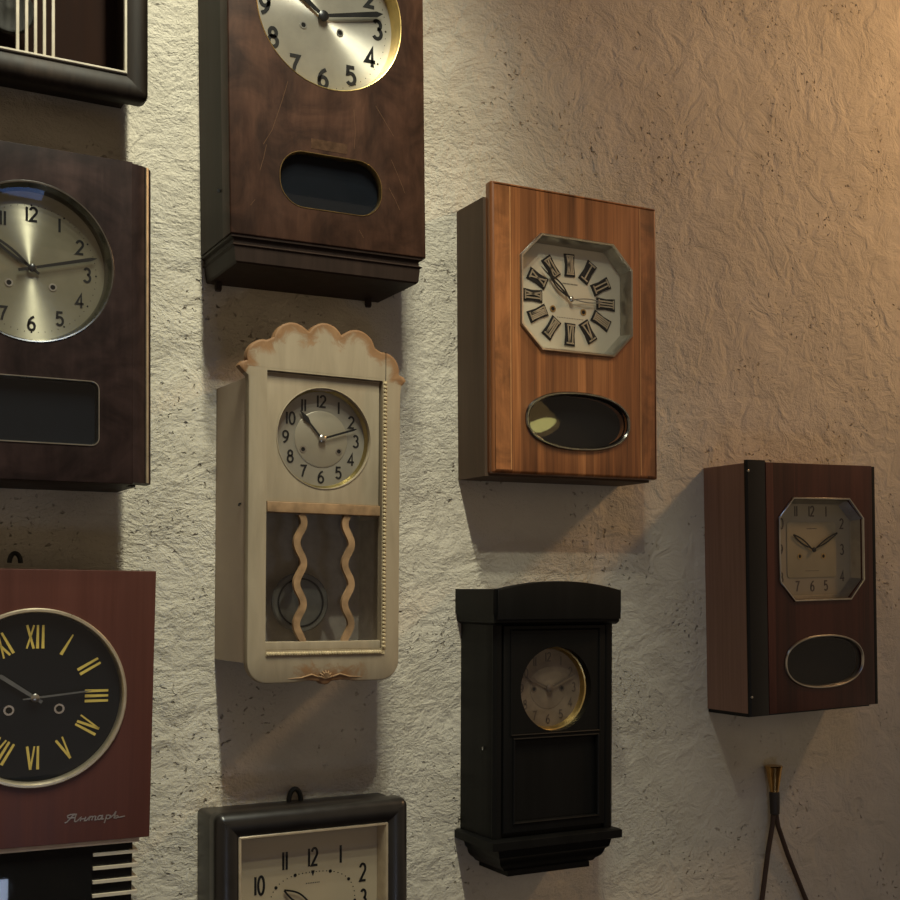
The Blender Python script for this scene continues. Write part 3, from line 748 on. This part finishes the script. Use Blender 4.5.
# ================================================================== 7 red-brown clock with black dial
def clock_red():
    c = thing('wall_clock', 'reddish brown clock with a black dial, yellow Roman numerals and lower black window', 'clock', (.2555, -.026, EYE + .0245), -.7, 3.0, group=GROUP)
    # origin at the top of the panel; z runs down
    T = 72
    MB().box(-122, 122, 3, T - 14, -330, -8).build('case', 'case_brown', c)
    fp = MB().plate(rect(-141, 141, -333, 0), T - 14, T, .8, [circle(0, -154, 104, 90)]).build('front_panel', 'mahogany', c)
    MB().lathe(0, -154, [(108, T - .6), (108, T + 2.5), (106.8, T + 4), (104, T + 4), (102.5, T + 2), (101.5, T - 6), (102, T - 8), (107, T - 8)], 96, hollow=True).build('bezel', 'ivory_metal', c)
    dl = MB().lathe(0, -154, [(103.5, T - 11), (103.5, T - 7)], 90).build('dial', 'navy_dial', c)
    cz = -154; d = T - 7
    for k in range(12):
        a = k * PI / 6; x, z = 73 * math.sin(a), cz + 73 * math.cos(a); flip = 3 < k < 9
        r2 = -a + (PI if flip else 0); txt = 'IV' if k == 4 else RN[k]
        R = lambda px, pz: (x + px * math.cos(r2) - pz * math.sin(r2), z + px * math.sin(r2) + pz * math.cos(r2))
        wd = {'I': 6.2, 'V': 10.5, 'X': 10.5}; xx = -sum(wd[q] for q in txt) / 2; mb = MB()
        for q in txt:
            mid = xx + wd[q] / 2; xx += wd[q]
            if q == 'I': mb.ribbon([R(mid, 14), R(mid, -14)], [2.6, 3.4] if k != 1 else [1.6, 3.8], d, d + .8)
            elif q == 'V':
                mb.ribbon([R(mid - 4.2, 14), R(mid, -14)], 3, d, d + .8); mb.ribbon([R(mid + 4.2, 14), R(mid, -14)], 2, d, d + .8)
            else:
                mb.ribbon([R(mid - 4, 14), R(mid + 4, -14)], 2.8, d, d + .8); mb.ribbon([R(mid + 4, 14), R(mid - 4, -14)], 2, d, d + .8)
        mb.build('numeral', 'yellow', dl)
    for x in (-29, 29): hole(dl, x, cz - 14.5, 6.2, d, 'chrome')
    taper_hand(c, 'hour_hand', 0, cz, (-43, cz + 29), 4, 5, d + 3, 'hand_grey', 10)
    taper_hand(c, 'minute_hand', 0, cz, (66, cz + 7), 2.4, 1.8, d + 4.5, 'hand_grey', 14)
    cap(c, 0, cz, 5, d + 4, 'steel')
    MB().flat(circle(0, cz, 102, 90), T).build('dial_glass', 'glass', c)
    # script lettering: Янтарь, handwritten strokes
    S = [[(0, 0), (2.5, .5), (6, 4.5), (9, 8.2), (13.5, 9.5)], [(12.6, 9.4), (6.5, 9.6), (3.2, 8.2), (3.6, 5.9), (7, 5), (11, 5.4)], [(12.8, 9.4), (11.6, 5), (11, .6), (13, .2)],
         [(13, .2), (16.2, 3), (18.2, 5.2), (17.4, .3)], [(17.8, 2.8), (22.2, 3.0)], [(23.4, 5.2), (22, .3), (24, .4)],
         [(24, .4), (26.6, 3.4), (28, 5.1), (27, .2)], [(27.6, 3.4), (30, 5.2), (31.4, 4.6), (30.2, .2)], [(31, 3.8), (33.6, 5.2), (34.8, 4.6), (33.8, .4), (36, .5)],
         [(41.6, 4.8), (39, 5.2), (37, 3.2), (37.2, .6), (39.4, .3), (42.4, 5.2), (41.4, .5), (44, .8)],
         [(47, 5.4), (45.4, -1.2), (44.4, -4.6)], [(46.4, 3.2), (48.6, 5.2), (51.4, 4.2), (50.6, 1), (48, .2), (46.4, 1.6)],
         [(50.6, 1), (55, 4.6), (57.6, 9)], [(57.6, 9), (55.4, .8), (58, .2), (60.4, 1.6), (59.6, 3.2), (56.4, 2.8)], [(60.2, 1), (64, 1.4), (68, 2)]]
    mb = MB()
    for p in S: mb.ribbon([(37 + x * 1.07, -307 + z * 1.0 + x * .01) for x, z in p], 1.25, T, T + .6)
    mb.build('script_lettering', 'logo', fp)
    # hanger loop behind the top edge
    MB().tube([(-17 + 6.5 * math.cos(a), 9, 5 + 12 * math.sin(a)) for a in [PI * i / 14 for i in range(15)]], 3.0, 10).build('hanger_loop', 'black_paint', c)
    # pendulum box below with ivory side bars
    MB().box(-120, 129, 8, T - 3, -339, -333.2).build('case_ledge', 'pale_ply', c)
    MB().box(-114, 122, 8, T - 20, -520, -339).build('pendulum_box', 'black_paint', c)
    MB().box(-114, 123, T - 20, T - 12, -520, -339.2).build('box_front', 'void', c)
    MB().flat(rect(-114, 123, -519, -339.5), T - 11.6).build('window_glass', 'glass', c)
    for i in range(9):
        z = -352 - i * 17.2
        MB().zprism([(74, T - 11.2), (124, T - 11.2), (124, 24), (129.5, 24), (129.5, T - 7), (74, T - 7)], z - 1.9, z + 1.9).build('side_bar', 'ivory', c)
    return c
M['ivory_metal'] = m_plain('satin_rim', (.56, .49, .36), .3, .75)

# ================================================================== 8 bakelite clock, bottom
def clock_bakelite():
    c = thing('wall_clock', 'black framed clock with rounded corners and square cream dial, cut off at bottom edge', 'clock', at(.6140, -.4325), 0, group=GROUP)
    o = rrect(-138.5, 139, -140, 140, 12, 8)
    MB().plate(rrect(-136, 136, -138, 134, 6), .5, 57.5, 1).build('case', 'bakelite', c)
    MB().plate(rrect(-136, 136, -138, 134, 6), 57.5, 66, 0, [rect(-107, 107, -108, 108)]).build('case_rim', 'bakelite', c)
    bull = [(0, 62), (0, 76)] + [(16 * (1 - math.cos(t)), 76 + 15 * math.sin(t)) for t in [PI / 2 * i / 7 for i in range(1, 8)]] + [(24, 90), (32, 84), (33, 78), (33, 62)]
    MB().sweep(o, bull, closed=True).build('frame', 'bakelite', c)
    MB().sweep(rrect(-107, 107.5, -108, 108, 2, 2), [(0, 80), (0, 85.5), (1.2, 86.5), (3.2, 86.5), (4.4, 84), (7, 64), (4, 64)], closed=True).build('dial_trim', 'pale_trim', c)
    dl = MB().plate(rect(-106, 106, -107, 107), 58, 63).build('dial', 'beige', c)
    for t, x, z in (('12', 0, 66), ('1', 41, 66), ('2', 74, 37), ('3', 75, 1), ('4', 74, -36), ('5', 41, -66), ('6', 0, -66), ('7', -41, -66), ('8', -74, -36), ('9', -75, 1), ('10', -76, 36), ('11', -40, 65)):
        numeral(dl, t, x + 5, z, 24, 3.2, 63, 'ink', .62)
    def track(a):
        s_, c_ = math.sin(a), math.cos(a); e = 2.6
        k = (abs(s_ / 62) ** e + abs(c_ / 46) ** e) ** (-1 / e); return (k * s_ + 5, k * c_)
    mb = MB()
    for i in range(60):
        x, z = track(i * PI / 30)
        if i % 5 == 0: mb.lathe(x, z, [(2.3, 62.9), (2.3, 63.5)], 12)
        else: mb.lathe(x, z, [(.8, 62.9), (.8, 63.4)], 8)
    mb.ribbon([(5, 48), (5, 41)], [5, .6], 62.9, 63.6)
    mb.build('minute_track', 'ink', dl)
    mb = MB()
    for i in range(8): mb.box(-5 + i * 2.6, -3.4 + i * 2.6, 62.9, 63.2, 30.5, 32)
    mb.build('maker_mark', 'grey_ink', dl)
    taper_hand(c, 'hour_hand', 5, 0, (-38, 27), 2.4, 11, 66, 'ink', 6, 'loop')
    taper_hand(c, 'minute_hand', 5, 0, (45, -30), 2.4, 5, 68, 'ink', 8)
    cap(c, 5, 0, 5, 68, 'ink')
    MB().flat(rect(-104, 104, -105, 105), 82).build('dial_glass', 'glass', c)
    MB().tube([(9 * math.cos(a), 9, 133 + 18 * math.sin(a)) for a in [PI * i / 14 for i in range(15)]], 3.6, 10).build('hanger_loop', 'black_paint', c)
    return c
M['pale_trim'] = m_plain('pale_trim', (.42, .34, .23), .4, .3)

# ================================================================== 9 umber framed clock, top left
def clock_umber():
    c = thing('wall_clock', 'dark framed clock cut off at top left corner with five cream bars over its pendulum', 'clock', at(.2545, .7735), 0, group=GROUP)
    MB().box(-121, 121, .5, 12, -149, 200).build('case_back', 'umber_wood', c)
    mb = MB()
    for s in (-1, 1): mb.box(*sorted((s * 113, s * 121)), 12, 74, -149, 200)
    mb.box(-114, 114, 12, 74, -149, -142); mb.box(-114, 114, 12, 74, 192, 200)
    mb.build('case', 'umber_wood', c)
    MB().box(-113, 113, 12, 13.5, -142, 192).build('backboard', 'interior_brown', c)
    bull = [(0, 74), (0, 84)] + [(12 * (1 - math.cos(t)), 84 + 12 * math.sin(t)) for t in [PI / 2 * i / 6 for i in range(1, 7)]] + [(22, 95), (31, 90), (31, 74)]
    MB().sweep(rrect(-134, 134.5, -171, 212, 10, 6), bull, closed=True).build('frame', 'umber_wood', c)
    MB().sweep(rect(-109, 107, -141, 186), [(0, 88), (0, 93.6), (.8, 94.4), (2.6, 94.4), (3.4, 93), (3.4, 88)], closed=True).build('inner_trim', 'ivory', c)
    for i in range(5):
        x = -21.5 + i * 10.2
        MB().box(x - 1.9, x + 1.9, 89, 92, -138.5, 10, .6).build('ornament_bar', 'ivory', c)
    MB().flat(rect(-107, 105, -139, 184), 87).build('window_glass', 'glass', c)
    MB().lathe(-24, -70, [(30, 42), (30, 45), (28, 47), (24, 47), (22, 46), (4, 48), (1, 48.5)], 56).build('pendulum_bob', 'dark_bob', c)
    MB().box(-26, -22, 42, 44, -42, 120).build('pendulum_rod', 'bob_grey', c)
    return c

clock_umber(); clock_espresso(); clock_red(); clock_walnut(); clock_white(); clock_bakelite(); clock_teak(); clock_black(); clock_rosewood()

# ================================================================== cord with brass end below the rosewood clock
h = thing('hanging_cord', 'thin dark double cord hanging from a brass cone end below the rosewood clock', 'cord', at(1.4925, -.311), 2.0)
MB().lathe(0, 17, [(7.6, -44), (7.8, -42), (10, -30), (14.5, -4), (15.5, 0), (14, 1.5), (6, 2)], 28, 'z').build('brass_cone', 'bright_brass', h)
MB().tube([(0, 0, -4), (0, 16, -4)], 2.5, 10).build('wall_pin', 'steel', h)
MB().lathe(0, 17, [(8.3, -44), (9, -46), (8.6, -68), (8, -82), (6, -84)], 20, 'z').build('leather_sleeve', 'leather', h)
MB().tube([(-2.6, 16, -80), (-4, 15, -100), (-12, 10, -150), (-24, 6, -228), (-40, 5.5, -300)], 4.3, 10).build('cord_strand', 'cord', h)
MB().tube([(3, 16, -80), (8, 15, -105), (34, 10, -160), (76, 6, -243), (106, 5.5, -300)], 4.3, 10).build('cord_strand', 'cord', h)

# ================================================================== lamps
def aim(o, target):
    o.rotation_euler = (Vector(target) - o.location).to_track_quat('-Z', 'Y').to_euler()
# a short row of ceiling spots running out from the wall
for dl, e in ((.75, 47), (.95, 52), (1.2, 52), (1.5, 54)):
    L = bpy.data.lights.new('ceiling_spotlight', 'SPOT'); L.energy = e; L.color = (1.0, .985, .765)
    L.spot_size = math.radians(66); L.spot_blend = .75; L.shadow_soft_size = .03
    key = bpy.data.objects.new('ceiling_spotlight', L); COL.objects.link(key)
    key.location = (.45, -dl, EYE + 1.85); aim(key, (.15, 0, EYE + .15))
L = bpy.data.lights.new('warm_lamp', 'SPOT'); L.energy = 62; L.color = (1.0, .58, .27); L.shadow_soft_size = .10
L.spot_size = math.radians(82); L.spot_blend = 1.0
wl = bpy.data.objects.new('warm_lamp', L); COL.objects.link(wl); wl.location = (2.6, -.70, EYE + 1.3); aim(wl, (1.5, 0, EYE + .75))

# conical lamp whose reflection shows in the teak clock's oval window
pl = thing('spot_lamp', 'conical brass lamp seen mirrored in the oval window of the teak clock', 'lamp', (2.19, -2.0, EYE + .53), lean=26)
MB().lathe(0, 0, [(10, 128), (14, 124), (64, 0), (61, 0), (12, 120), (9, 124)], 40, 'z').build('lamp_shade', 'lamp_brass', pl)
M['bulb'] = m_glow('bulb_glow', (1.0, .88, .30), 9.0)
MB().lathe(0, 0, [(54, 16), (54, 14), (30, 8), (1, 6)], 40, 'z').build('bulb', 'bulb', pl)
MB().tube([(0, 0, 124), (0, 0, 150), (0, -60, 330), (0, -700, 1820)], 4, 8).build('lamp_cord', 'black_paint', pl)

M['panel_glow'] = m_glow('blue_panel_glow', (.22, .42, 1.0), 2.4)
cp = thing('added_blue_panel', 'added square bluish glowing panel on the ceiling, mirrored at the top of the left dial glass', 'lamp', (.38, -2.15, EYE + 2.248))  # added source, invented for the blue gleam on the espresso dial glass
MB().box(-520, 520, -420, 420, -22, 0).build('panel_frame', 'steel', cp)
MB().box(-500, 500, -400, 400, -25, -21).build('glow_slab', 'panel_glow', cp)

M['emitter_glow'] = m_glow('pale_blue_glow', (.62, .74, 1.0), 10.0)
ds = thing('added_blue_emitter', 'added low pale blue glowing screen mirrored in the lower black window of the red clock', 'emitter', (.448, -2.5, 0))  # added glowing sheet, made up to put a blue patch in that window
MB().box(-146, 146, -30, 0, 20, 386).build('emitter_frame', 'black_plastic', ds)
MB().box(-139, 139, -33, -29, 32, 379).build('emitter', 'emitter_glow', ds)
MB().box(-110, 110, -80, 60, 0, 22).build('emitter_foot', 'black_plastic', ds)

W = bpy.data.worlds.new('World'); SC.world = W; W.use_nodes = True
bg = W.node_tree.nodes['Background']; bg.inputs[0].default_value = (1.0, .765, .53, 1); bg.inputs[1].default_value = .25

# ================================================================== camera
cam = bpy.data.cameras.new('camera'); co = bpy.data.objects.new('camera', cam); COL.objects.link(co)
cam.sensor_width = 36; cam.sensor_fit = 'HORIZONTAL'; cam.lens = 1214.0 / 900 * 36
cam.shift_y = 136.8 / 900
co.location = (0, -1.6, EYE); co.rotation_euler = (PI / 2, 0, -math.radians(28.385))
cam.clip_start = .02
SC.camera = co
SC.view_settings.view_transform = 'Standard'; SC.view_settings.look = 'None'
SC.view_settings.exposure = 0.0; SC.view_settings.gamma = 1.0; SC.view_settings.use_curve_mapping = False
